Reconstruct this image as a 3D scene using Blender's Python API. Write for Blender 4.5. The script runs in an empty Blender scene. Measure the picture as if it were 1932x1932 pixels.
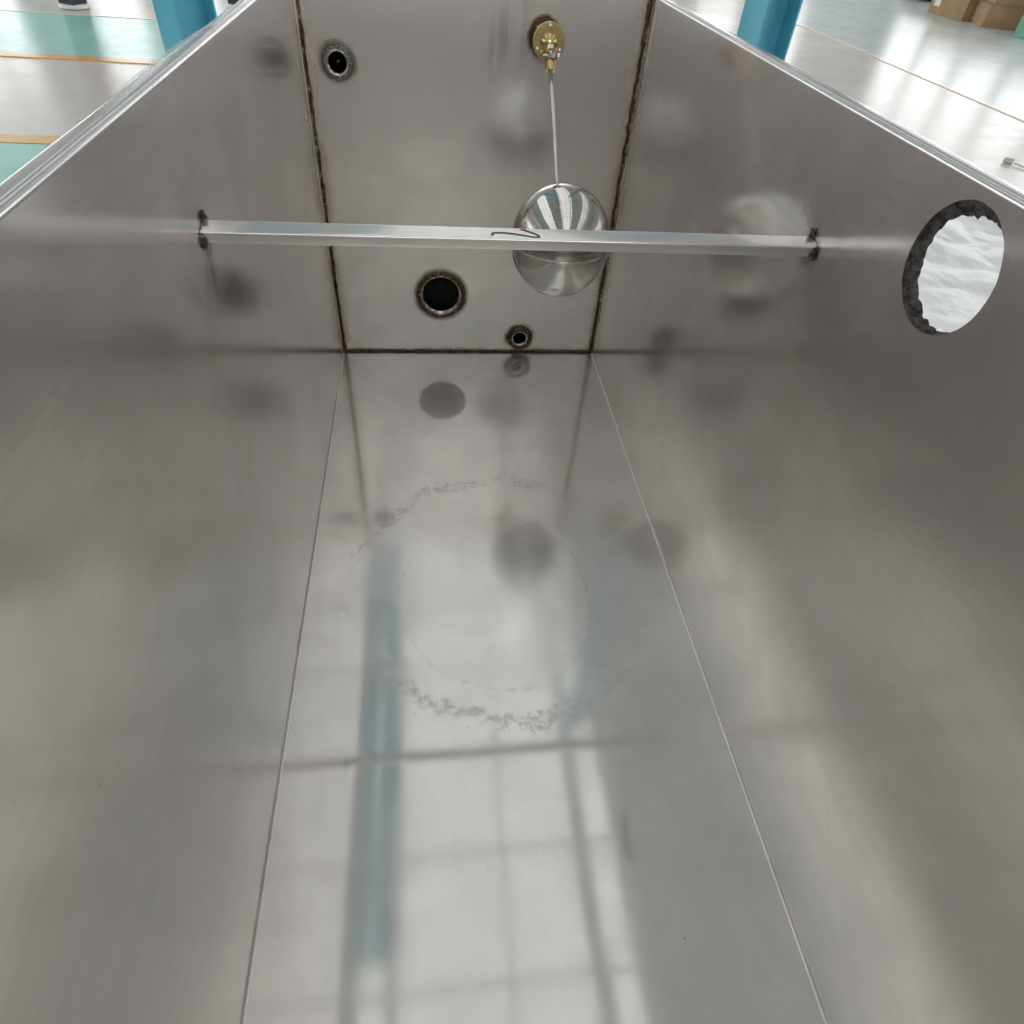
import bpy, bmesh, math, random
from mathutils import Vector, Matrix, noise
random.seed(7)
sc = bpy.context.scene
COL = sc.collection

# ------------------------------------------------------------------ camera
R_ = Vector((0.99255259, -0.10231697, 0.0661104))
U_ = Vector((0.02625576, 0.70963229, 0.70408284))
F_ = Vector((0.1189537, 0.69710347, -0.70703378))
CAM = Vector((-0.09397, -1.36856, 0.82897))
cd = bpy.data.cameras.new('camera')
cd.sensor_width = 36; cd.sensor_height = 36; cd.sensor_fit = 'HORIZONTAL'
cd.lens = 1203.01 / 1932 * 36
cd.clip_start = 0.01; cd.clip_end = 200
cam = bpy.data.objects.new('camera', cd); COL.objects.link(cam)
m = Matrix((R_, U_, -F_)).transposed().to_4x4(); m.translation = CAM
cam.matrix_world = m
sc.camera = cam

# ------------------------------------------------------------------ world, exposure
w = bpy.data.worlds.new('World'); sc.world = w; w.use_nodes = True
w.node_tree.nodes['Background'].inputs[0].default_value = (0.9, 0.95, 1, 1)
w.node_tree.nodes['Background'].inputs[1].default_value = 0.0
ROOF_L, WIN_L = .46, 2.4          # radiance of the daylit roof sheets and of the hall windows
vs = sc.view_settings
vs.view_transform = 'Standard'; vs.look = 'None'; vs.gamma = 1; vs.exposure = 0.42; vs.use_curve_mapping = False
cy = sc.cycles
cy.use_denoising = True; cy.max_bounces = 8; cy.glossy_bounces = 8; cy.diffuse_bounces = 3
cy.use_adaptive_sampling = True; cy.adaptive_threshold = .035; cy.adaptive_min_samples = 16
cy.transmission_bounces = 6; cy.transparent_max_bounces = 8
cy.sample_clamp_indirect = 6; cy.caustics_reflective = True; cy.blur_glossy = 0.15

# ------------------------------------------------------------------ helpers
class NT:
    """small node-tree writer"""
    def __init__(s, name):
        s.m = bpy.data.materials.new(name); s.m.use_nodes = True
        s.t = s.m.node_tree; s.n = s.t.nodes; s.l = s.t.links
        s.p = s.n['Principled BSDF']; s.out = s.n['Material Output']
        s._tc = None
    def node(s, typ, **k):
        nd = s.n.new(typ)
        for a, b in k.items(): setattr(nd, a, b)
        return nd
    def put(s, sock, val):
        if hasattr(val, 'is_output'): s.l.new(val, sock)
        elif isinstance(val, (tuple, list)):
            sock.default_value = tuple(val) + (1,) if len(val) == 3 and sock.type == 'RGBA' else tuple(val)
        else: sock.default_value = val
    def co(s):
        if s._tc is None: s._tc = s.node('ShaderNodeTexCoord').outputs['Object']
        return s._tc
    def math(s, op, a, b=0.0, c=0.0, clamp=False):
        nd = s.node('ShaderNodeMath', operation=op, use_clamp=clamp)
        s.put(nd.inputs[0], a); s.put(nd.inputs[1], b); s.put(nd.inputs[2], c)
        return nd.outputs[0]
    def xyz(s, v=None):
        nd = s.node('ShaderNodeSeparateXYZ'); s.put(nd.inputs[0], v if v is not None else s.co())
        return nd.outputs[0], nd.outputs[1], nd.outputs[2]
    def vmap(s, scale=(1, 1, 1), loc=(0, 0, 0), v=None):
        nd = s.node('ShaderNodeMapping'); s.put(nd.inputs[0], v if v is not None else s.co())
        nd.inputs['Scale'].default_value = scale; nd.inputs['Location'].default_value = loc
        return nd.outputs[0]
    def noise(s, scale, detail=3, rough=.55, v=None, dist=0.0):
        nd = s.node('ShaderNodeTexNoise'); s.put(nd.inputs['Vector'], v if v is not None else s.co())
        nd.inputs['Scale'].default_value = scale; nd.inputs['Detail'].default_value = detail
        nd.inputs['Roughness'].default_value = rough; nd.inputs['Distortion'].default_value = dist
        return nd.outputs['Fac']
    def ramp(s, v, a, b, lo=0.0, hi=1.0):
        nd = s.node('ShaderNodeMapRange', interpolation_type='SMOOTHSTEP')
        s.put(nd.inputs[0], v); nd.inputs[1].default_value = a; nd.inputs[2].default_value = b
        nd.inputs[3].default_value = lo; nd.inputs[4].default_value = hi
        return nd.outputs[0]
    def mix(s, f, a, b):
        nd = s.node('ShaderNodeMix', data_type='RGBA')
        s.put(nd.inputs[0], f); s.put(nd.inputs[6], a); s.put(nd.inputs[7], b)
        return nd.outputs[2]
    def fmix(s, f, a, b):
        nd = s.node('ShaderNodeMix', data_type='FLOAT')
        s.put(nd.inputs[0], f); s.put(nd.inputs[2], a); s.put(nd.inputs[3], b)
        return nd.outputs[0]
    def bump(s, h, dist, strength=1.0, prev=None):
        nd = s.node('ShaderNodeBump'); s.put(nd.inputs['Height'], h)
        nd.inputs['Strength'].default_value = strength; nd.inputs['Distance'].default_value = dist
        if prev is not None: s.l.new(prev, nd.inputs['Normal'])
        return nd.outputs[0]
    def set(s, base=None, metal=None, rough=None, normal=None, **k):
        I = s.p.inputs
        if base is not None: s.put(I['Base Color'], base)
        if metal is not None: s.put(I['Metallic'], metal)
        if rough is not None: s.put(I['Roughness'], rough)
        if normal is not None: s.l.new(normal, I['Normal'])
        for a, b in k.items(): s.put(I[a.replace('_', ' ')], b)
        return s.m

def link(name, me, mat=None, parent=None, smooth=False):
    o = bpy.data.objects.new(name, me); COL.objects.link(o)
    if mat is not None:
        me.materials.clear(); me.materials.append(mat)
    if smooth:
        for p in me.polygons: p.use_smooth = True
    if parent is not None: setparent(o, parent)
    return o
WORLD = {}
def setparent(o, p):
    o.parent = p
    o.matrix_parent_inverse = Matrix.Translation(-WORLD.get(p.name, Vector((0, 0, 0))))
def empty(name, loc):
    o = bpy.data.objects.new(name, None); COL.objects.link(o); o.location = loc
    o.empty_display_size = .1
    WORLD[o.name] = Vector(loc)
    return o
def tag(o, label=None, cat=None, group=None, kind=None):
    if label: o['label'] = label
    if cat: o['category'] = cat
    if group: o['group'] = group
    if kind: o['kind'] = kind
    return o
def frombm(bm, name):
    bmesh.ops.recalc_face_normals(bm, faces=bm.faces)
    me = bpy.data.meshes.new(name); bm.to_mesh(me); bm.free(); return me
def box_me(name, lo, hi, bev=0.0, seg=2):
    bm = bmesh.new(); bmesh.ops.create_cube(bm, size=1)
    for v in bm.verts:
        v.co = Vector([lo[i] + (v.co[i] + .5) * (hi[i] - lo[i]) for i in range(3)])
    if bev > 0: bmesh.ops.bevel(bm, geom=bm.edges[:], offset=bev, segments=seg, profile=.6, affect='EDGES')
    return frombm(bm, name)
def box(name, lo, hi, mat, parent=None, bev=0.0):
    return link(name, box_me(name, lo, hi, bev), mat, parent, smooth=False)
def grid_me(name, P, closed_u=False, closed_v=False, caps=False):
    """P[i][j] grid of points -> quads"""
    bm = bmesh.new(); V = [[bm.verts.new(p) for p in row] for row in P]
    nu, nv = len(P), len(P[0])
    for i in range(nu if closed_u else nu - 1):
        for j in range(nv if closed_v else nv - 1):
            bm.faces.new((V[i][j], V[(i + 1) % nu][j], V[(i + 1) % nu][(j + 1) % nv], V[i][(j + 1) % nv]))
    if caps:
        bm.faces.new(V[0]); bm.faces.new(V[-1])
    return frombm(bm, name)
def tube_me(name, pts, rad, seg=10, caps=True, jit=0.0, jf=60.0, flat=1.0):
    """tube along a polyline; rad float or function of index fraction; jit makes it lumpy"""
    P = []; pts = [Vector(p) for p in pts]; n = len(pts)
    for i, p in enumerate(pts):
        t = (pts[min(i + 1, n - 1)] - pts[max(i - 1, 0)]).normalized()
        a = t.cross(Vector((0, 0, 1)) if abs(t.z) < .9 else Vector((1, 0, 0))).normalized(); b = t.cross(a)
        r = rad(i / (n - 1)) if callable(rad) else rad
        row = []
        for k in range(seg):
            th = 2 * math.pi * k / seg; d = a * math.cos(th) + b * math.sin(th) * flat
            rr = r
            if jit: rr *= 1 + jit * noise.noise((p + d * r) * jf) + jit * .7 * noise.noise((p + d * r) * jf * 3)
            row.append(p + d * rr)
        P.append(row)
    return grid_me(name, P, closed_v=True, caps=caps)
def lathe_me(name, prof, axis='Y', seg=40, center=(0, 0, 0), jit=0.0, jf=60):
    """prof = [(radius, along)], revolved about axis through center"""
    P = []; c = Vector(center)
    for r, h in prof:
        row = []
        for k in range(seg):
            th = 2 * math.pi * k / seg; x, y = math.cos(th), math.sin(th)
            rr = r
            if jit:
                q = Vector((x * r, h, y * r)) * jf + c * 50
                rr = r * (1 + jit * noise.noise(q))
                hh = h + r * jit * .8 * noise.noise(q * 1.7 + Vector((9, 9, 9)))
            else: hh = h
            if axis == 'Y': row.append(c + Vector((x * rr, hh, y * rr)))
            elif axis == 'X': row.append(c + Vector((hh, x * rr, y * rr)))
            else: row.append(c + Vector((x * rr, y * rr, hh)))
        P.append(row)
    return grid_me(name, P, closed_v=True)
def sheet_with_holes(name, outline, holes, to3d):
    """flat sheet with circular openings; outline and holes are 2-D point lists"""
    cu = bpy.data.curves.new(name, 'CURVE'); cu.dimensions = '2D'; cu.fill_mode = 'FRONT'
    for loop in [outline] + holes:
        s = cu.splines.new('POLY'); s.points.add(len(loop) - 1); s.use_cyclic_u = True
        for p, q in zip(s.points, loop): p.co = (q[0], q[1], 0, 1)
    o = bpy.data.objects.new(name, cu); COL.objects.link(o)
    dg = bpy.context.evaluated_depsgraph_get()
    me = bpy.data.meshes.new_from_object(o.evaluated_get(dg)); me.name = name
    bpy.data.objects.remove(o); bpy.data.curves.remove(cu)
    for v in me.vertices: v.co = to3d(v.co.x, v.co.y)
    return me
def circ(cx, cy_, r, n=72, jit=0.0, seed=0):
    return [(cx + math.cos(2 * math.pi * k / n) * r * (1 + jit * noise.noise(Vector((math.cos(2 * math.pi * k / n) * 6, math.sin(2 * math.pi * k / n) * 6, seed)))),
             cy_ + math.sin(2 * math.pi * k / n) * r * (1 + jit * noise.noise(Vector((math.cos(2 * math.pi * k / n) * 6, math.sin(2 * math.pi * k / n) * 6, seed))))) for k in range(n)]

# tank inner size
HW, H, YF, YB = 0.30, 0.698, -1.62, 0.0
ZF = -0.65                       # hall floor level
HOLE_A = (-0.2435, 0.574)        # upper left socket on the end panel (x, z)
HOLE_B = (-0.069, 0.1445)        # large pipe
HOLE_C = (0.1177, 0.039)         # small drain
VALVE = (0.1185, 0.6288)
HOLE_R = (-0.931, 0.6365)         # opening in the right side panel (y, z)

# ------------------------------------------------------------------ materials
def steel_common(M, base, r0, r1, wav, wavscale=2.6):
    smud = M.noise(9, 4, .62, dist=.5)
    f = M.ramp(smud, .32, .72)
    g = M.ramp(M.noise(170, 2, .6, v=M.vmap((.045, .045, 1))), .3, .7)
    col = M.mix(f, M.mix(g, base, tuple(c * .95 for c in base)), tuple(c * .88 for c in base))
    rough = M.math('ADD', M.fmix(f, r0, r1), M.math('MULTIPLY', g, .03))
    nrm = M.bump(M.noise(wavscale, 1, .4), wav)
    return col, rough, nrm
HAZE = .22
def steel_out(M, c, r, n, haze=None, hr=.62, metal=1.0):
    """mill-finish sheet: a fairly sharp mirror lobe plus the broad haze of the rolled surface"""
    M.set(c, metal, r, n)
    g = M.node('ShaderNodeBsdfGlossy', distribution='MULTI_GGX'); M.put(g.inputs['Color'], c)
    g.inputs['Roughness'].default_value = hr
    mx = M.node('ShaderNodeMixShader'); mx.inputs[0].default_value = HAZE if haze is None else haze
    M.l.new(M.p.outputs[0], mx.inputs[1]); M.l.new(g.outputs[0], mx.inputs[2])
    M.l.new(mx.outputs[0], M.out.inputs[0]); return M.m

def mat_plain_steel(name, base=(.89, .86, .84), r0=.13, r1=.2, wav=.0015, haze=None):
    M = NT(name); c, r, n = steel_common(M, base, r0, r1, wav)
    return steel_out(M, c, r, n, haze)

def tint(M, col, rough, dist, a, b, c1, amt=1.0):
    """weld heat tint and dark valve ring: full at distance a, gone at b (dist in metres)"""
    f = M.math('MULTIPLY', M.ramp(dist, a, b, 1.0, 0.0), amt)
    return M.mix(f, col, c1), M.fmix(f, rough, .42), f

def mat_end_panel():
    M = NT('end_panel_steel'); c, r, n = steel_common(M, (.89, .862, .846), .17, .21, .0016)
    x, y, z = M.xyz()
    wob = M.math('MULTIPLY', M.math('SUBTRACT', M.noise(16, 4, .72), .5), .036)
    wob2 = M.math('MULTIPLY', M.math('SUBTRACT', M.noise(70, 3, .7), .5), .008)
    wb = M.math('ADD', wob, wob2)
    dl = M.math('ADD', x, HW); dr = M.math('SUBTRACT', HW, x)
    metal = 1.0
    for d, s in ((dl, 1.0), (dr, 1.15), (z, .8)):
        dd = M.math('ADD', d, wb)
        c, r, f = tint(M, c, r, dd, .002, .024 * s, (.44, .32, .22), .6)
        c, r, f = tint(M, c, r, dd, -.001, .0050 * s, (.085, .045, .028), .92)
    for (hx, hz), ro, a1 in ((HOLE_A, .030, .5), (HOLE_B, .0565, .85), (HOLE_C, .031, .9), (VALVE, .0285, .95)):  # socket rings are weld tint; the last one darkens the sheet round the valve
        d = M.math('SQRT', M.math('ADD', M.math('POWER', M.math('SUBTRACT', x, hx), 2), M.math('POWER', M.math('SUBTRACT', z, hz), 2)))
        d = M.math('ADD', d, M.math('MULTIPLY', wb, .45))
        c, r, f = tint(M, c, r, d, ro * .98, ro + .012, (.30, .21, .15), .7)
        c, r, f = tint(M, c, r, d, ro * .92, ro + .005, (.06, .04, .035), a1)
    # handled smears under the top edge
    sm = M.noise(26, 3, .5, v=M.vmap((1, 1, .16)))
    f = M.math('MULTIPLY', M.ramp(sm, .55, .72), M.math('MULTIPLY', M.ramp(z, .55, .60), M.ramp(x, -.12, -.02)))
    f = M.math('MULTIPLY', f, M.ramp(x, .05, .13, 1, 0))
    c = M.mix(M.math('MULTIPLY', f, .4), c, (.30, .31, .32))
    return steel_out(M, c, r, n)

def mat_side(name, sgn):
    M = NT(name); c, r, n = steel_common(M, (.89, .852, .834), .125, .16, .0012 if sgn < 0 else .0018)
    x, y, z = M.xyz()
    d = M.math('MULTIPLY', y, -1.0)
    wb = M.math('MULTIPLY', M.math('SUBTRACT', M.noise(24, 4, .7), .5), .02)
    dd = M.math('ADD', d, wb)
    c, r, f = tint(M, c, r, dd, .002, .02, (.33, .25, .19), .5)
    c, r, f = tint(M, c, r, dd, .001, .006, (.05, .035, .03), .8)
    # grinding streaks beside the corner weld
    st = M.noise(70, 3, .6, v=M.vmap((1, 1, .05)))
    f = M.math('MULTIPLY', M.ramp(st, .46, .56), M.math('MULTIPLY', M.ramp(d, .005, .010), M.ramp(d, .02, .06, 1, 0)))
    c = M.mix(M.math('MULTIPLY', f, .7), c, (.88, .83, .79)); r = M.fmix(f, r, .45)
    metal = M.fmix(M.math('MULTIPLY', f, .8 if sgn < 0 else .4), 1.0, 0.0)
    # short run marks and specks high on the sheet
    st2 = M.noise(34, 2, .5, v=M.vmap((1, 1, .12), (3, 5, 1)))
    f = M.math('MULTIPLY', M.ramp(st2, .66, .74), M.math('MULTIPLY', M.ramp(z, .42, .6), M.ramp(d, .12, .2)))
    f = M.math('MULTIPLY', f, M.ramp(d, .42, .55, 1, 0))
    c = M.mix(M.math('MULTIPLY', f, .3 if sgn < 0 else .06), c, (.85, .84, .82)); r = M.fmix(M.math('MULTIPLY', f, .5 if sgn < 0 else .1), r, .38)
    sp = M.noise(190, 1, .4)
    f = M.ramp(sp, .80, .84)
    c = M.mix(M.math('MULTIPLY', f, .7), c, (.16, .14, .12))
    # tack weld scorch at the brace bar
    dy = M.math('ADD', y, .742); dz = M.math('SUBTRACT', z, .572)
    db = M.math('ADD', M.math('SQRT', M.math('ADD', M.math('POWER', dy, 2), M.math('POWER', dz, 2))), M.math('MULTIPLY', wb, .8))
    c, r, f = tint(M, c, r, db, .008, .026, (.22, .17, .15), .6)
    n = M.bump(M.ramp(db, .0, .07, 1, 0), .0022, prev=n)
    return steel_out(M, c, r, n, metal=metal)

def mat_floor_panel():
    M = NT('floor_panel_steel'); c, r, n = steel_common(M, (.83, .81, .79), .05, .075, .0019, 2.2)
    x, y, z = M.xyz()
    # dried puddle outlines
    wob = M.math('MULTIPLY', M.math('SUBTRACT', M.noise(6, 3, .6), .5), .30)
    wob2 = M.math('MULTIPLY', M.math('SUBTRACT', M.noise(40, 4, .75), .5), .16)
    fleck = M.noise(75, 5, .72)
    fill_tot = 0.0
    for (cx, cy0, rx, ry, wid, amt, wk) in ((.01, -.715, .245, .245, .045, .42, 1.25), (.0, -.735, .155, .175, .014, .26, .7),
                                        (-.03, -.62, .24, .15, .012, .3, .5)):
        u = M.math('DIVIDE', M.math('SUBTRACT', x, cx), rx); v = M.math('DIVIDE', M.math('SUBTRACT', y, cy0), ry)
        rho = M.math('SQRT', M.math('ADD', M.math('POWER', u, 2), M.math('POWER', v, 2)))
        rho = M.math('ADD', rho, M.math('MULTIPLY', M.math('ADD', wob, wob2), wk))
        e = M.math('ABSOLUTE', M.math('SUBTRACT', rho, 1.0))
        ring = M.math('MULTIPLY', M.ramp(e, wid * .3, wid * 1.6, 1, 0), M.ramp(fleck, .42, .58))
        part = M.ramp(M.noise(7.5, 3, .6, v=M.vmap((1, 1, 1), (cx * 90, rx * 40, 3))), .38, .55)
        if ry == .245: part = M.math('MAXIMUM', part, M.math('MULTIPLY', M.ramp(v, -.62, -.85), M.ramp(u, .5, .2)))
        if ry == .245: part = M.math('MULTIPLY', part, M.ramp(u, .15, .7, 1.0, .18))
        if ry == .15: part = M.math('MULTIPLY', part, M.ramp(y, -.60, -.52))
        ring = M.math('MULTIPLY', M.math('MULTIPLY', ring, part), amt)
        c = M.mix(ring, c, (.36, .35, .34)); r = M.fmix(ring, r, .42)
        ins = M.ramp(rho, .97, 1.03, 1, 0)
        r = M.math('ADD', r, M.math('MULTIPLY', ins, .028))
    sp = M.math('MULTIPLY', M.ramp(M.noise(150, 1, .4), .775, .81), M.ramp(M.noise(6, 2), .42, .6))
    c = M.mix(M.math('MULTIPLY', sp, .65), c, (.2, .18, .15))
    db = M.math('ADD', M.math('MULTIPLY', y, -1), M.math('MULTIPLY', M.math('SUBTRACT', M.noise(30, 4, .7), .5), .012))
    c, r, f = tint(M, c, r, db, .002, .014, (.32, .24, .18), .6)
    return steel_out(M, c, r, n, .48, .55)

def mat_weld(name, c1=(.085, .05, .036), c2=(.26, .20, .16)):
    M = NT(name); f = M.ramp(M.noise(180, 4, .7), .45, .72)
    n = M.bump(M.noise(350, 4, .7), .0012)
    return M.set(M.mix(f, c1, c2), .85, M.fmix(f, .55, .3), n)

def mat_simple(name, col, rough=.5, metal=0.0, var=.12, sc_=8, bumpd=0.0, bsc=200, **k):
    M = NT(name); f = M.noise(sc_, 4, .6)
    c = M.mix(M.ramp(f, .3, .7), tuple(v * (1 - var) for v in col), tuple(min(1, v * (1 + var)) for v in col))
    n = M.bump(M.noise(bsc, 3, .6), bumpd) if bumpd else None
    return M.set(c, metal, rough, n, **k)

def mat_emit(name, col, L, samp='FRONT'):
    M = NT(name); M.set((.8, .8, .8), 0, .5)
    f = M.noise(.6, 2)
    nd = M.mix(f, tuple(c * .85 for c in col), col)
    M.m.cycles.emission_sampling = samp
    M.put(M.p.inputs['Emission Color'], nd); M.p.inputs['Emission Strength'].default_value = L
    return M.m

def mat_epoxy(name, col, var=.06, rough=.2):
    M = NT(name)
    a = M.noise(1.1, 5, .6, v=M.vmap((1, 1, 1), (4, 2, 0))); b = M.noise(6, 4, .6)
    c = M.mix(M.ramp(a, .3, .7), tuple(v * (1 - var) for v in col), tuple(min(1, v * (1 + var)) for v in col))
    scr = M.math('MULTIPLY', M.ramp(M.noise(5, 3, .6, v=M.vmap((.35, 3, 1), (1, 7, 2))), .68, .72), .25)
    c = M.mix(scr, c, tuple(v * .55 for v in col))
    n = M.bump(M.noise(.9, 1, .5), .0022)
    return M.set(c, 0, M.fmix(M.ramp(b, .3, .7), rough, rough + .05), n, Specular_IOR_Level=.27)

STEEL_RIM = mat_plain_steel('rim_steel', (.70, .695, .685), .19, .25, .0003, .2)
BEND_M = mat_plain_steel('bend_steel', (.96, .94, .92), .3, .4, .0002, .75)
STEEL_BAR = mat_plain_steel('bar_steel', (.90, .885, .865), .15, .22, .0003, .28)
STEEL_PIPE = mat_plain_steel('pipe_steel', (.55, .54, .53), .05, .09, .0003, .05)
END_M = mat_end_panel(); SIDE_L = mat_side('left_sheet_steel', -1); SIDE_R = mat_side('right_sheet_steel', 1)
FLOOR_M = mat_floor_panel()
WELD = mat_weld('weld_scale'); WELD_G = mat_weld('ground_weld', (.16, .15, .145), (.42, .41, .40))
TACK = mat_weld('tack_weld_scale', (.07, .055, .05), (.5, .48, .46))
CHIP = mat_weld('bright_spatter', (.34, .31, .29), (.78, .75, .72))
FOAM = mat_simple('black_foam', (.085, .08, .076), .8, var=.75, sc_=130, bumpd=.006, bsc=160)
RUBBER = mat_simple('black_plug', (.006, .006, .006), .9)  # near-black colour standing in for the shade inside the pipes
BRASS = mat_simple('brass', (.70, .55, .27), .24, 1.0, .08, 40, .00004, 400)
CHROME = mat_simple('bright_screw', (.72, .70, .67), .16, 1.0, .05)
def mat_float():
    M = NT('polished_float'); x, y, z = M.xyz()
    d = M.noise(26, 4, .65); low = M.ramp(z, .372, .405, 1, 0)
    r = M.math('ADD', M.ramp(d, .4, .8, .02, .07), M.math('MULTIPLY', low, .13))
    n = M.bump(M.noise(60, 2), .00015)
    return M.set(M.mix(M.ramp(d, .35, .75), (.70, .69, .67), (.60, .585, .565)), 1.0, r, n)
MIRROR = mat_float()
ROD = mat_simple('drawn_rod', (.74, .73, .72), .2, 1.0, .05, 60)
INK = mat_simple('marker_ink', (.10, .095, .09), .45, 0.0, .3, 300)
BLUE = mat_simple('blue_paint', (.085, .40, .54), .28, 0, .12, 3, .0008, 12, Coat_Weight=.3)
EPOXY_GREY = mat_epoxy('floor_beige_grey', (.70, .645, .60))
EPOXY_TEAL = mat_epoxy('floor_turquoise', (.36, .72, .66), .08)
EPOXY_PALE = mat_epoxy('floor_pale_teal', (.63, .70, .69), .05)
EPOXY_DUST = mat_epoxy('floor_pale_grey', (.66, .68, .63), .08)
LINE_O = mat_epoxy('line_orange', (.80, .47, .15), .1)
LINE_C = mat_epoxy('line_cream', (.84, .77, .62), .06)
CARD = mat_simple('cardboard', (.42, .27, .15), .8, 0, .1, 5, .0006, 90)
PAPER = mat_simple('white_paper', (.8, .8, .78), .7)
GREEN = mat_simple('green_carton', (.22, .48, .36), .6, 0, .1)
WHITE = mat_simple('white_plastic', (.82, .83, .83), .4)
BLACKP = mat_simple('black_steel', (.02, .022, .024), .4, 0, .4, 20)
MAROON = mat_simple('maroon_carton', (.12, .03, .04), .6)
PLUGG = mat_simple('grey_plug', (.62, .57, .55), .5)
GLASSG = mat_simple('green_bottle', (.12, .30, .14), .2, Coat_Weight=.5)
BAG = mat_simple('black_bag', (.015, .022, .022), .4, 0, .4, 12, .02, 7)
DECK = mat_simple('roof_deck', (.40, .39, .38), .6, 0, .08, 1)
PURLIN = mat_simple('purlin_grey', (.66, .655, .64), .5, 0, .1, 2)
WALLM = mat_simple('hall_wall', (.50, .53, .53), .7, 0, .08, 1)
SKYL = mat_emit('roof_sheet_daylight', (1.0, .965, .93), ROOF_L, 'NONE')
WINL = mat_emit('window_daylight', (.97, .985, 1.0), WIN_L, 'NONE')

def mat_film():
    M = NT('white_film'); t = M.n
    h = M.noise(14, 5, .6, dist=1.5)
    n = M.bump(h, .012)
    M.set((.92, .93, .93), 0, .22, n)
    tr = M.node('ShaderNodeBsdfTranslucent'); tr.inputs[0].default_value = (.95, .96, .96, 1); M.l.new(n, tr.inputs['Normal'])
    cl = M.node('ShaderNodeBsdfTransparent'); cl.inputs[0].default_value = (.97, .98, .98, 1)
    m1 = M.node('ShaderNodeMixShader'); m1.inputs[0].default_value = .5
    M.l.new(M.p.outputs[0], m1.inputs[1]); M.l.new(tr.outputs[0], m1.inputs[2])
    m2 = M.node('ShaderNodeMixShader'); m2.inputs[0].default_value = .55
    M.l.new(m1.outputs[0], m2.inputs[1]); M.l.new(cl.outputs[0], m2.inputs[2])
    M.l.new(m2.outputs[0], M.out.inputs[0]); return M.m
FILM = mat_film()

# ------------------------------------------------------------------ setting: hall floor
def sheet(name, x0, y0, x1, y1, z, mat):
    me = box_me(name, (x0, y0, ZF - .05), (x1, y1, z))
    o = link(name, me, mat); tag(o, kind='structure'); return o
HX0, HX1, HY0, HY1, HZ = -13.0, 17.0, -13.0, 27.0, 8.6
fl = sheet('hall_floor', HX0, HY0, HX1, HY1, ZF, EPOXY_GREY); tag(fl, 'glossy beige grey epoxy floor of the hall')
tag(sheet('floor_paint', HX0, -6, -1.2, 3.62, ZF + .004, EPOXY_TEAL), 'turquoise floor area nearest the tank')
tag(sheet('floor_paint', HX0, 6.19, -.4, 8.2, ZF + .004, EPOXY_TEAL), 'turquoise floor strip beyond the grey aisle')
tag(sheet('floor_paint', HX0, 8.28, -.4, 16, ZF + .004, EPOXY_DUST), 'pale worn floor beyond the turquoise strip')
tag(sheet('floor_paint', 6.2, -6, HX1 - .02, 25, ZF + .004, EPOXY_PALE), 'pale teal floor area on the right')
tag(sheet('floor_line', HX0, 3.62, -1.2, 3.79, ZF + .008, LINE_O), 'orange line at the near side of the aisle')
tag(sheet('floor_line', HX0, 6.03, -.4, 6.19, ZF + .008, LINE_O), 'orange line at the far side of the aisle')
tag(sheet('floor_line', HX0, 8.2, -.4, 8.28, ZF + .008, LINE_C), 'faded cream line beyond the turquoise strip')
tag(sheet('floor_line', 6.08, -6, 6.2, 25, ZF + .008, LINE_C), 'faded cream line on the right floor')

# ------------------------------------------------------------------ setting: hall shell (seen only in the reflections)
def wallbox(name, lo, hi, mat, label):
    o = box(name, lo, hi, mat); tag(o, label, kind='structure'); return o
deck = wallbox('roof', (HX0, HY0, HZ + .15), (HX1, HY1, HZ + .3), DECK, 'grey metal roof deck with daylight sheets')
pane_me = {}
def pane(parent, lo, hi, mat, name):
    key = tuple(round(hi[i] - lo[i], 4) for i in range(3)) + (mat.name,)
    if key not in pane_me:
        me = box_me(name, tuple(-k / 2 for k in key[:3]), tuple(k / 2 for k in key[:3])); pane_me[key] = me; me.materials.append(mat)
    o = bpy.data.objects.new(name, pane_me[key]); COL.objects.link(o)
    o.location = [(lo[i] + hi[i]) / 2 for i in range(3)]; setparent(o, parent); return o
ys = [1.45 * k for k in range(-8, 17)]
for a, b in ((-8.0, -6.8), (-6.7, -5.6), (-5.5, -4.3), (-1.18, -.86), (-.72, .67), (.73, 1.70), (1.92, 2.24), (6.9, 8.0), (8.1, 9.2)):
    for y in ys:                                     # strips of daylight sheets between the purlins
        pane(deck, (a, y + .015, HZ + .09), (b, y + 1.45 - .015, HZ + .14), SKYL, 'roof_light')
for y in ys:
    pane(deck, (HX0, y - .03, HZ + .02), (HX1, y + .03, HZ + .08), PURLIN, 'purlin')
def hall_wall(axis, pos, a0, a1, label, wins, thick=.2):
    s = 1 if pos > 0 else -1
    if axis == 'x': lo, hi = (min(pos, pos + s * thick), a0, ZF - .3), (max(pos, pos + s * thick), a1, HZ + .3)
    else: lo, hi = (a0, min(pos, pos + s * thick), ZF - .3), (a1, max(pos, pos + s * thick), HZ + .3)
    o = wallbox('wall', lo, hi, WALLM, label)
    for (u0, u1, z0, z1) in wins:
        if axis == 'x': pane(o, (min(pos - s * .05, pos - s * .01), u0, z0), (max(pos - s * .05, pos - s * .01), u1, z1), WINL, 'window_pane')
        else: pane(o, (u0, min(pos - s * .05, pos - s * .01), z0), (u1, max(pos - s * .05, pos - s * .01), z1), WINL, 'window_pane')
def row(a, b, step, wdt, z0, z1):
    r = []; u = a
    while u + wdt <= b: r.append((u, u + wdt, z0, z1)); u += step
    return r
hall_wall('x', HX0, HY0, HY1, 'hall wall with windows on the left', row(-11, 26, 2.2, 1.7, .8, 3.8))
hall_wall('x', HX1, HY0, HY1, 'hall wall with windows on the right', row(-11, 26, 2.2, 1.7, 1.2, 3.6) + row(-11, 26, 2.2, 1.7, 4.4, 6.4))
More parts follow.
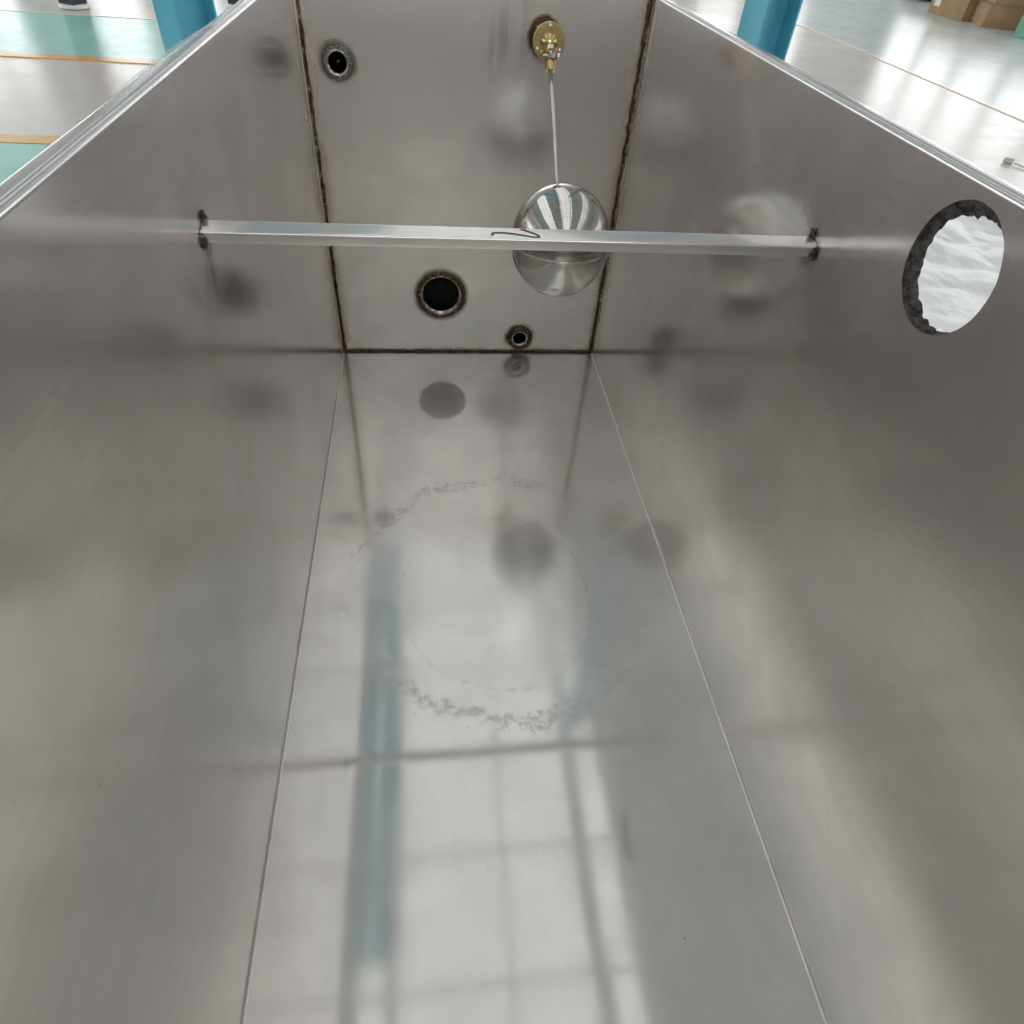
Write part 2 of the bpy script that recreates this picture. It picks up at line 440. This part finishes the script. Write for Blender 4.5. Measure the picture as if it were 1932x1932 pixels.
hall_wall('y', HY1, HX0, HX1, 'hall end wall with windows', row(-11, 16, 2.6, 1.5, 1.4, 3.8) + row(-11, 16, 2.6, 1.5, 4.6, 6.6))
hall_wall('y', HY0, HX0, HX1, 'hall end wall behind the camera', row(-1.9, 4.6, 2.1, 1.9, 2.0, 5.0))

# crane beams overhead, mirrored as a blue stripe in the tank floor
cb = empty('crane_beam', (-.65, 2, 5)); tag(cb, 'blue twin crane beam under the roof, mirrored as a blue stripe', 'beam')
for x0, x1 in ((-.79, -.705), (-.665, -.525)):
    b = box('beam_flange', (x0, -.3, 5.0), (x1, 7.6, 5.02), BLUE, cb)
    xm = (x0 + x1) / 2
    box('beam_web', (xm - .006, -.3, 5.02), (xm + .006, 7.6, 5.09), BLUE, cb)
    box('beam_flange', (x0, -.3, 5.09), (x1, 7.6, 5.11), BLUE, cb)
for y in (.4, 3.6, 6.8):
    box('hanger', (-.62, y, 5.115), (-.58, y + .04, HZ - .13), PURLIN, cb)

# ------------------------------------------------------------------ blue columns
def column(name, x, y, rz, fw, dep, label):
    e = empty(name, (x, y, ZF)); tag(e, label, 'column', 'blue steel columns behind the tank')
    Rm = Matrix.Translation((x, y, 0)) @ Matrix.Rotation(rz, 4, 'Z')
    def part(nm, lo, hi, mat=BLUE, bev=.002):
        me = box_me(nm, lo, hi, bev); me.transform(Rm); return link(nm, me, mat, e)
    t = .014
    part('flange', (-fw / 2, -dep / 2, ZF + .02), (fw / 2, -dep / 2 + t, HZ - .2))
    part('flange', (-fw / 2, dep / 2 - t, ZF + .02), (fw / 2, dep / 2, HZ - .2))
    part('web', (-.005, -dep / 2 + t, ZF + .02), (.005, dep / 2 - t, HZ - .2))
    part('base_plate', (-fw / 2 - .06, -dep / 2 - .06, ZF + .0085), (fw / 2 + .06, dep / 2 + .06, ZF + .02))
    return e
column('steel_column', -1.325, 3.0, math.radians(-38), .165, .25, 'blue steel column rising behind the left rim of the tank')
column('steel_column', 1.86, 3.0, math.radians(102), .22, .22, 'blue steel column rising behind the right rim of the tank')

# ------------------------------------------------------------------ things on the hall floor
def post(x, y, label):
    e = empty('post', (x, y, ZF)); tag(e, label, 'post', 'black posts on white pads')
    me = box_me('shaft', (x - .105, y - .105, ZF + .045), (x + .105, y + .105, ZF + 2.2), .006); me.transform(Matrix.Translation((x, y, 0)) @ Matrix.Rotation(-.45, 4, 'Z') @ Matrix.Translation((-x, -y, 0)))
    link('shaft', me, BLACKP, e)
    link('pad', lathe_me('pad', [(.001, .0), (.155, 0), (.165, .012), (.16, .03), (.14, .042), (.001, .042)], 'Z', 32, (x, y, ZF + .0085)), WHITE, e, True)
post(-4.16, 8.62, 'black square post on a white pad near the left picture edge')
post(-2.42, 9.36, 'black post foot peeping over the rim beside the blue column')

def carton(x, y, rz, sx, sy, sz, z0, label, mat=CARD, name='cardboard_box', group='cardboard boxes stacked on the right', lbl=False):
    e = empty(name, (x, y, z0)); tag(e, label, 'box', group)
    T = Matrix.Translation((x, y, z0)) @ Matrix.Rotation(rz, 4, 'Z')
    me = box_me('body', (-sx / 2, -sy / 2, 0), (sx / 2, sy / 2, sz - .006), .004); me.transform(T); link('body', me, mat, e)
    for s in (-1, 1):
        me = box_me('flap', (-sx / 2, 0 if s > 0 else -sy / 2, sz - .006), (sx / 2, sy / 2 if s > 0 else -.004, sz), .001)
        if s > 0: me.transform(Matrix.Translation((0, .002, 0)))
        me.transform(T); link('flap', me, mat, e)
    if lbl:
        me = box_me('paper_label', (-sx / 2 - .003, sy / 2 - .30, sz - .21), (-sx / 2 - .001, sy / 2 - .12, sz - .04)); me.transform(T); link('paper_label', me, PAPER, e)
    return e
zc = ZF + .006
carton(10.72, 13.80, .05, .8, 1.1, .33, zc, 'cardboard box with a white label at the bottom left of the stack', lbl=True)
carton(10.80, 12.84, -.30, .75, .84, .34, zc, 'bottom right cardboard box of the stack, turned slightly')
carton(10.76, 13.70, .05, .8, 1.1, .36, zc + .332, 'upper cardboard box standing on the labelled box')
carton(10.84, 12.82, -.28, .75, .84, .36, zc + .342, 'upper cardboard box on the turned box')
e = carton(10.62, 11.55, .7, .50, .5, .33, zc, 'open green and white carton at the right picture edge', GREEN, 'carton', None)
T = Matrix.Translation((10.62, 11.55, zc)) @ Matrix.Rotation(.7, 4, 'Z')
me = box_me('white_band', (-.253, -.252, .005), (.253, -.2505, .15)); me.transform(T); link('white_band', me, WHITE, e)
me = box_me('lid_edge', (-.26, -.26, .331), (.26, .26, .345), .003); me.transform(T); link('lid_edge', me, mat_simple('red_lid', (.5, .12, .1), .5), e)
carton(11.25, 11.95, .2, .5, .5, .8, zc, 'maroon carton standing behind the green carton', MAROON, 'carton', None)
bt = link('bottle', lathe_me('bottle', [(.001, 0), (.11, 0), (.12, .02), (.12, .38), (.10, .46), (.045, .52), (.04, .60), (.05, .605), (.05, .64), (.001, .64)], 'Z', 28, (10.95, 12.05, zc)), GLASSG, None, True)
tag(bt, 'green bottle between the cardboard boxes and the green carton', 'bottle')
P = []
for i in range(18):
    th = math.pi * i / 17; rw = []
    for k in range(28):
        ph = 2 * math.pi * k / 28
        d = Vector((math.sin(th) * math.cos(ph) * .55, math.sin(th) * math.sin(ph) * .75, math.cos(th) * .36))
        d *= 1 + .22 * noise.noise(d * 3.1) + .08 * noise.noise(d * 9)
        rw.append(Vector((11.75, 16.6, ZF + .33)) + Vector((d.x, d.y, max(d.z, -.31))))
    P.append(rw)
tag(link('bag', grid_me('bag', P, closed_v=True), BAG, None, True), 'black plastic bag on the floor left of the cardboard boxes', 'bag')
# crumpled white plastic sheet beside the tank, seen through the cut-out
P = []
for i in range(90):
    rw = []
    for k in range(70):
        x = 1.6 + 2.1 * k / 69; y = .6 + 2.5 * i / 89
        h = .02 + .05 * abs(noise.noise(Vector((x * 2.1 + y * .6, y * 1.3, 4)))) + .022 * abs(noise.noise(Vector((x * 5 - y * 2, y * 4.1, 8)))) + .004 * noise.noise(Vector((x * 16, y * 13, 1)))
        rw.append(Vector((x + .05 * noise.noise(Vector((y * 3, 1, 0))), y, ZF + .006 + max(h, .004))))
    P.append(rw)
tag(link('plastic_sheet', grid_me('plastic_sheet', P), mat_simple('white_sheet', (.94, .95, .95), .35, 0, .02, 3), None, False), 'crumpled white plastic sheet on the floor, seen through the round cut-out', 'plastic sheet')
# plug and lead
pe = empty('power_lead', (4.86, 4.12, ZF)); tag(pe, 'grey plug with a thin lead on the floor at the right edge', 'power lead')
me = box_me('plug', (-.03, -.036, 0), (.03, .036, .035), .012, 3); me.transform(Matrix.Translation((4.86, 4.14, ZF + .002)) @ Matrix.Rotation(.6, 4, 'Z')); link('plug', me, PLUGG, pe, True)
link('lead', tube_me('lead', [(4.87, 4.08, ZF + .016), (4.90, 3.98, ZF + .010), (4.98, 3.86, ZF + .010), (5.12, 3.76, ZF + .010), (5.35, 3.68, ZF + .010), (5.7, 3.7, ZF + .01), (6.0, 3.9, ZF + .014)], .006, 8), PLUGG, pe, True)

# ------------------------------------------------------------------ the steel tank
tank = empty('steel_tank', (0, -.81, ZF))
tag(tank, 'long open welded stainless steel tank with a brace bar across', 'tank')
RB = .0028                                              # bend radius floor to side
# floor
def flat(name, pts, mat, parent):
    bm = bmesh.new(); bm.faces.new([bm.verts.new(p) for p in pts]); return link(name, frombm(bm, name), mat, parent)
flat('floor_panel', ((-HW + RB, YF, 0), (HW - RB, YF, 0), (HW - RB, YB, 0), (-HW + RB, YB, 0)), FLOOR_M, tank)
# bends
for s in (-1, 1):
    prof = [(s * (HW - RB + RB * math.sin(a)), RB - RB * math.cos(a)) for a in [math.pi / 2 * k / 6 for k in range(7)]]
    Pn = []
    ny = 140
    for i in range(ny + 1):
        y = YF + (YB - YF) * i / ny
        Pn.append([Vector((x, y, z)) for x, z in prof])
    link('bend', grid_me('bend', Pn), BEND_M, tank, True)
# side panels
ZT = H - .005
flat('side_panel', ((-HW, YF, RB), (-HW, YB, RB), (-HW, YB, ZT), (-HW, YF, ZT)), SIDE_L, tank)['label'] = 'bright left side sheet'
rp = sheet_with_holes('side_panel', [(YF, RB), (YB, RB), (YB, ZT), (YF, ZT)], [circ(HOLE_R[0], HOLE_R[1], .0485, 80, .012, 3)], lambda a, b: Vector((HW, a, b)))
link('side_panel', rp, SIDE_R, tank)['label'] = 'right side sheet with a round cut-out'
# end panels
ep = sheet_with_holes('end_panel', [(-HW, 0), (HW, 0), (HW, H), (-HW, H)],
                      [circ(*HOLE_A, .0225, 48), circ(*HOLE_B, .0475, 72), circ(*HOLE_C, .019, 40), circ(*VALVE, .011, 32)], lambda a, b: Vector((a, YB, b)))
link('end_panel', ep, END_M, tank)['label'] = 'far end sheet with pipe sockets and brown weld tint'
flat('end_panel', ((-HW, YF, 0), (HW, YF, 0), (HW, YF, H), (-HW, YF, H)), mat_plain_steel('near_end_steel'), tank)
# rolled rim with outward flange
def rim_profile():
    r = .005; p = []
    for k in range(9):
        a = math.pi / 2 * k / 8; p.append((r - r * math.cos(a), H - r + r * math.sin(a)))
    for k in range(9):
        a = math.pi / 2 * k / 8; p.append((.0115 + r * math.sin(a), H - r + r * math.cos(a)))
    p.append((.0165, H - .022)); return p
for s in (-1, 1):
    Pn = []
    for i in range(121):
        y = YF - .0165 + (YB - YF + .033) * i / 120
        wv = .00025 * noise.noise(Vector((y * 7, s * 3, 0)))
        Pn.append([Vector((s * (HW + a), y, b + (wv if j > 3 else 0) * min(1, (j - 3) / 5))) for j, (a, b) in enumerate(rim_profile())])
    link('rim', grid_me('rim', Pn), STEEL_RIM, tank, True)
for s, y0 in ((1, YB), (-1, YF)):
    Pn = []
    for i in range(31):
        x = -HW + .001 + (2 * HW - .002) * i / 30
        Pn.append([Vector((x, y0 + s * a, b)) for a, b in rim_profile()])
    link('rim', grid_me('rim', Pn), STEEL_RIM, tank, True)
# torn protective film left on the left rim
Pn = []
for i in range(40):
    y = -.86 + .34 * i / 39
    wd = .008 * (1 - abs(i / 39 * 2 - 1) ** 3) + .001
    Pn.append([Vector((-HW - .006 - wd * j / 5 - .002 * noise.noise(Vector((y * 40, j, 1))), y, H + .0012 + .0022 * abs(noise.noise(Vector((y * 55, j * .9, 0)))))) for j in range(6)])
fo = link('protective_film', grid_me('protective_film', Pn), FILM, tank, False); fo['label'] = 'torn clear protective film on the left rim'
# corner welds
def seam(pts, r, mat, jit=.5):
    return link('weld_seam', tube_me('weld_seam', pts, r, 8, True, jit, 90), mat, tank, True)
def wob(v, k): return .0014 * noise.noise(Vector((v * 30, k, 0))) + .0006 * noise.noise(Vector((v * 110, k, 5)))
seam([(-HW + .003 + wob(H * i / 150, 1), YB - .003, H * i / 150) for i in range(151)], lambda t: .0019 + .0016 * noise.noise(Vector((t * 17, 1, 0))), WELD)
seam([(HW - .003 + wob(H * i / 150, 2), YB - .003, H * i / 150) for i in range(151)], lambda t: .0025 + .0021 * noise.noise(Vector((t * 18, 7, 0))), WELD)
seam([(-HW + 2 * HW * i / 150, YB - .0025, .002 + wob(i / 150, 3)) for i in range(151)], .0026, WELD, .4)
# spatter chips along the right-hand and left-hand seams
sp_bm = [(HW, .013, 120, 11), (-HW, .010, 44, 12)]
for xs, spread, cnt, sd in sp_bm:
    rnd = random.Random(sd); bm = bmesh.new()
    for _ in range(cnt):
        z = rnd.uniform(.12, .66) if xs > 0 else rnd.uniform(.25, .68)
        rr = rnd.uniform(.0008, .0034)
        mm = Matrix.Translation((xs - math.copysign(rr * .5, xs), -rnd.uniform(.004, spread), z)) @ Matrix.Diagonal((rr * .7, rr * rnd.uniform(.6, 1.2), rr * rnd.uniform(1, 2.4), 1))
        bmesh.ops.create_icosphere(bm, subdivisions=1, radius=1, matrix=mm)
    o = link('weld_spatter', frombm(bm, 'weld_spatter'), CHIP, tank, False); o['kind'] = 'stuff'
# pipe sockets in the far end
def socket(name, c, r_in, r_out, length, lip, weldmat, label, cham, plug=True):
    x, z = c
    o = link(name, lathe_me(name, [(r_in + .006, -lip * .2), (r_in + .003, -lip), (r_in + cham * .25, -lip), (r_in - cham * .55, -lip + cham), (r_in - cham * .55, -lip + cham * 1.5), (r_in - cham * .5, length)], 'Y', 64, (x, 0, z)), STEEL_PIPE, tank, True)
    o['label'] = label
    if plug:  # added disc, closes the bore so that it looks black inside
     pl = lathe_me('pipe_plug', [(.0005, length - .012), (r_in * .98, length - .012), (r_in * .98, length)], 'Y', 40, (x, 0, z))
     q = link('pipe_plug', pl, RUBBER, None); setparent_sub(q, o)
    wr = [(r_in + .0012, -lip * .95), (r_in + (r_out - r_in) * .35, -lip * 1.05), (r_in + (r_out - r_in) * .7, -lip * .75), (r_out, .001)]
    q = link('weld_ring', lathe_me('weld_ring', wr, 'Y', 90, (x, 0, z), .05, 420), weldmat, None, True); setparent_sub(q, o)
    return o
def setparent_sub(q, o):
    q.parent = o; q.matrix_parent_inverse = Matrix.Identity(4) 
socket('pipe_socket', HOLE_A, .017, .0285, .16, .006, WELD_G, 'small upper left pipe socket with a ground weld', .004)
socket('pipe_socket', HOLE_B, .0425, .0555, .06, .004, WELD, 'large pipe opening with a dark weld ring', .0085)
socket('pipe_socket', HOLE_C, .0165, .0295, .10, .006, WELD, 'small drain socket just above the floor weld', .004)
# insulation behind the skins and the hole through it
ring = [circ(HOLE_R[0], HOLE_R[1], .0478, 90, .02, 5)]
Pn = []
N = 120
for j in range(9):
    t = j / 8; rw = []
    for k in range(N):
        a = 2 * math.pi * k / N; cx, sz = math.cos(a), math.sin(a)
        rr = .0492 - .002 * t
        rr += .0035 * t * noise.noise(Vector((cx * 5, sz * 5, t * 2))) + .0018 * noise.noise(Vector((cx * 9, sz * 9, t * 5 + 3))) + .0008 * noise.noise(Vector((cx * 30, sz * 30, t * 9)))
        if j == 0: rr = max(rr, .0492)
        if sz > .35: rr -= .0105 * t * (sz - .35) / .65 * (1 + .12 * noise.noise(Vector((cx * 9, 3, 1))))
        if t > .9: rr += .0014 * noise.noise(Vector((cx * 9, sz * 9, 7)))
        rw.append(Vector((HW + .0012 + .0130 * t, HOLE_R[0] + cx * rr, HOLE_R[1] + sz * rr)))
    Pn.append(rw)
link('insulation_edge', grid_me('insulation_edge', Pn, closed_v=True), FOAM, tank, True)['label'] = 'black foam insulation cut round the opening'
def jacket(pos, sgn, hole):
    outl = [(YF, -.03), (YB, -.03), (YB, H - .012), (YF, H - .012)]
    hl = [circ(HOLE_R[0], HOLE_R[1], .0495, 60)] if hole else []
    for dx in (.0015, .0145):
        if hole and dx > .01: hl = [circ(HOLE_R[0] + .006, HOLE_R[1] - .006, .0515, 60)]
        me = sheet_with_holes('insulation', outl, hl, lambda a, b: Vector((sgn * (HW + dx), a, b)))
        link('insulation', me, FOAM, tank)
jacket(HW, 1, True); jacket(-HW, -1, False)
box('insulation', (-HW - .0145, YF, -.031), (HW + .0145, YB, -.002), FOAM, tank)
# legs and base rails
for sx in (-1, 1):
    for y in (-1.5, -.12):
        box('leg', (sx * .27 - .02, y - .02, ZF + .0085), (sx * .27 + .02, y + .02, -.0315), STEEL_RIM, tank, .003)

# brace bar
BY, BZ, BS, BD = -.7456, .5765, .0132, .0190
bt_ = math.radians(12)
BM = Matrix.Translation((0, BY, BZ)) @ Matrix.Rotation(bt_, 4, 'X')
Pn = []
def rsq(s, d, r, n=5):
    h = s / 2 - r; g = d / 2 - r; pts = []
    for cx, cz, a0 in ((g, h, 0), (-g, h, 90), (-g, -h, 180), (g, -h, 270)):
        for k in range(n + 1):
            a = math.radians(a0 + 90 * k / n); pts.append((cx + r * math.cos(a), cz + r * math.sin(a)))
    return pts
for i in range(61):
    x = -HW + .0005 + (2 * HW - .001) * i / 60
    Pn.append([BM @ Vector((x, a, b)) for a, b in rsq(BS, BD, .0028)])
bar = link('brace_bar', grid_me('brace_bar', Pn, closed_v=True), STEEL_BAR, tank, True)
bar['label'] = 'square brace bar welded across the tank'
# marker scribble on the bar
path = [(-.0212, -.0050), (-.0222, -.0030), (-.0205, -.0010), (-.016, -.0003), (-.008, -.0006), (.002, -.0022), (.012, -.0048), (.0195, -.0062), (.0228, -.0060), (.0236, -.0045), (.021, -.0015), (.015, .0020), (.009, .0055), (.0065, .0066)]
ox = -0.011
bm = bmesh.new(); prev = None
fine = []
for i in range(len(path) - 1):
    for k in range(5):
        t = k / 5; p0 = path[max(i - 1, 0)]; p1 = path[i]; p2 = path[i + 1]; p3 = path[min(i + 2, len(path) - 1)]
        fine.append(tuple(.5 * ((2 * p1[d]) + (-p0[d] + p2[d]) * t + (2 * p0[d] - 5 * p1[d] + 4 * p2[d] - p3[d]) * t * t + (-p0[d] + 3 * p1[d] - 3 * p2[d] + p3[d]) * t ** 3) for d in (0, 1)))
fine.append(path[-1])
for i, p in enumerate(fine):
    q = Vector(fine[min(i + 1, len(fine) - 1)]) - Vector(fine[max(i - 1, 0)]); q.normalize()
    wd = .0011 if i else .0008
    nrm = Vector((-q.y, q.x)) * wd
    a = bm.verts.new(BM @ Vector((p[0] + nrm.x + ox, p[1] + nrm.y, BS / 2 + .0003))); b = bm.verts.new(BM @ Vector((p[0] - nrm.x + ox, p[1] - nrm.y, BS / 2 + .0003)))
    if prev: bm.faces.new((prev[0], a, b, prev[1]))
    prev = (a, b)
q = link('marker_line', frombm(bm, 'marker_line'), INK, None); setparent_sub(q, bar)
# tack welds at the bar ends
def tack(c, r, sd):
    bm = bmesh.new(); bmesh.ops.create_icosphere(bm, subdivisions=3, radius=1)
    for v in bm.verts:
        d = v.co.copy(); k = 1 + .55 * noise.noise(d * 2.2 + Vector((sd, 0, 0))) + .3 * noise.noise(d * 5 + Vector((0, sd, 0)))
        v.co = Vector(c) + Vector((d.x * r[0], d.y * r[1], d.z * r[2])) * k
    q = link('tack_weld', frombm(bm, 'tack_weld'), TACK, None, True); setparent_sub(q, bar)
hb = BS / 2
for s in (-1, 1):
    f1 = BM @ Vector((s * (HW - .001), -BD / 2, -.002)); b1 = BM @ Vector((s * (HW - .001), BD / 2 - .001, hb + .003))
    tack(f1, (.0035, .0042, .0075), 3 + s); tack(b1, (.003, .004, .005), 9 + s)

# ------------------------------------------------------------------ float valve on the far end
VX, VZ = .1196, .6286
fv = empty('float_valve', (VX, 0, VZ)); tag(fv, 'brass float valve with a polished steel ball hanging on its rod', 'float valve')
def hexnut(c, r, h, axis, name, mat, parent, rot=0.0):
    P = []
    for rr, t in ((r * .001, 0), (r * .92, 0), (r, h * .12), (r, h * .88), (r * .92, h), (r * .001, h)):
        rw = []
        for k in range(6):
            a = math.pi / 3 * k + rot
            v = Vector((math.cos(a) * rr, t, math.sin(a) * rr)) if axis == 'Y' else Vector((t, math.cos(a) * rr, math.sin(a) * rr))
            rw.append(Vector(c) + v)
        P.append(rw)
    return link(name, grid_me(name, P, closed_v=True), mat, parent)
hexnut((VX, -.024, VZ), .0255, .0225, 'Y', 'lock_nut', BRASS, fv, .3)
link('valve_body', lathe_me('valve_body', [(.010, .06), (.010, -.022), (.020, -.024), (.021, -.043), (.0275, -.0435)], 'Y', 40, (VX, 0, VZ)), BRASS, fv, True)
fp = link('flange_plate', lathe_me('flange_plate', [(.0275, -.0425), (.0279, -.0430), (.0279, -.0452), (.0274, -.0458), (.0148, -.0458)], 'Y', 56, (VX, 0, VZ)), BRASS, fv)
prof = [(.0150, -.0458)] + [(.0148 * math.cos(a), -.0458 - .0125 * math.sin(a)) for a in [math.pi / 2 * k / 10 for k in range(1, 11)]]
link('dome', lathe_me('dome', prof[:-1] + [(.0002, -.0583)], 'Y', 40, (VX, 0, VZ)), BRASS, fv, True)
def screw(c, r):
    prof = [(r, .001), (r, -.0012)] + [(r * math.cos(a), -.0012 - r * .75 * math.sin(a)) for a in [math.pi / 2 * k / 6 for k in range(1, 6)]] + [(.0002, -.0012 - r * .75)]
    link('screw', lathe_me('screw', prof, 'Y', 18, c), CHROME, fv, True)
for ang in (90, 210, 330):
    a = math.radians(ang); screw((VX + .0222 * math.cos(a), -.0458, VZ + .0222 * math.sin(a)), .0036)
# clevis arms and pivot
for s in (-1, 1):
    Pn = []
    for t in [k / 8 for k in range(9)]:
        y = -.046 - .030 * t; z = VZ - .012 - .022 * t; wd = .0042 - .0012 * t
        x = VX + .0015 + s * (.0085 - .0035 * t)
        Pn.append([Vector((x + s * a, y + b * .3, z + b)) for a, b in ((-.0018, -.006 * (1 - .3 * t)), (.0018, -.006 * (1 - .3 * t)), (.0018, .006 * (1 - .3 * t)), (-.0018, .006 * (1 - .3 * t)))])
    link('clevis_arm', grid_me('clevis_arm', Pn, closed_v=True, caps=True), BRASS, fv)
link('pivot_bolt', tube_me('pivot_bolt', [(VX - .012, -.063, VZ - .017), (VX + .016, -.063, VZ - .017)], .0026, 12), CHROME, fv, True)
hexnut((VX + .0125, -.063, VZ - .017), .0058, .005, 'X', 'pivot_nut', CHROME, fv)
# adjusting screw with nuts
link('adjusting_screw', tube_me('adjusting_screw', [(VX + .002, -.060, VZ - .003), (VX + .002, -.068, VZ - .022)], .0026, 12), CHROME, fv, True)
link('adjusting_nut', tube_me('adjusting_nut', [(VX + .002, -.0595, VZ - .0025), (VX + .002, -.062, VZ - .0075)], .0056, 6), CHROME, fv)
link('adjusting_nut', tube_me('adjusting_nut', [(VX + .002, -.0648, VZ - .0145), (VX + .002, -.0672, VZ - .020)], .0062, 6), CHROME, fv)
BC = Vector((.1240, -.315, .3995)); BR = .0825
r0 = Vector((VX + .0012, -.0745, VZ - .030)); ax = (r0 - BC).normalized()
link('rod_socket', tube_me('rod_socket', [r0 + ax * .012, r0 + ax * .002, r0 - ax * .004, r0 - ax * .008], lambda t: .0078 - .003 * t, 14), BRASS, fv, True)
r1 = BC + ax * BR * .98
mid = (r0 + r1) / 2 + Vector((.0012, 0, -.002))
link('float_rod', tube_me('float_rod', [r0 - ax * .004, r0.lerp(mid, .5), mid, mid.lerp(r1, .5), r1], .0041, 14), ROD, fv, True)
# ball float
bm = bmesh.new(); bmesh.ops.create_uvsphere(bm, u_segments=96, v_segments=64, radius=BR)
for v in bm.verts:
    d = v.co.copy(); v.co *= 1 + .0008 * noise.noise(d * 28)
    v.co.z *= 1.075
me = frombm(bm, 'ball_float'); me.transform(Matrix.Translation(BC))
ball = link('ball_float', me, MIRROR, fv, True); ball['label'] = 'mirror-polished steel ball'
Pn = []
for k in range(97):
    a = 2 * math.pi * k / 96
    Pn.append([BC + Vector((math.cos(a) * rr, math.sin(a) * rr, zz)) for rr, zz in ((BR * .9985, -.0012), (BR + .0004, -.0006), (BR + .0004, .0006), (BR * .9985, .0012))])
q = link('ball_seam', grid_me('ball_seam', Pn), MIRROR, None, True); setparent_sub(q, ball)
q = link('rod_boss', tube_me('rod_boss', [BC + ax * BR * .96, BC + ax * BR * 1.05], .0075, 16), MIRROR, None, True); setparent_sub(q, ball)
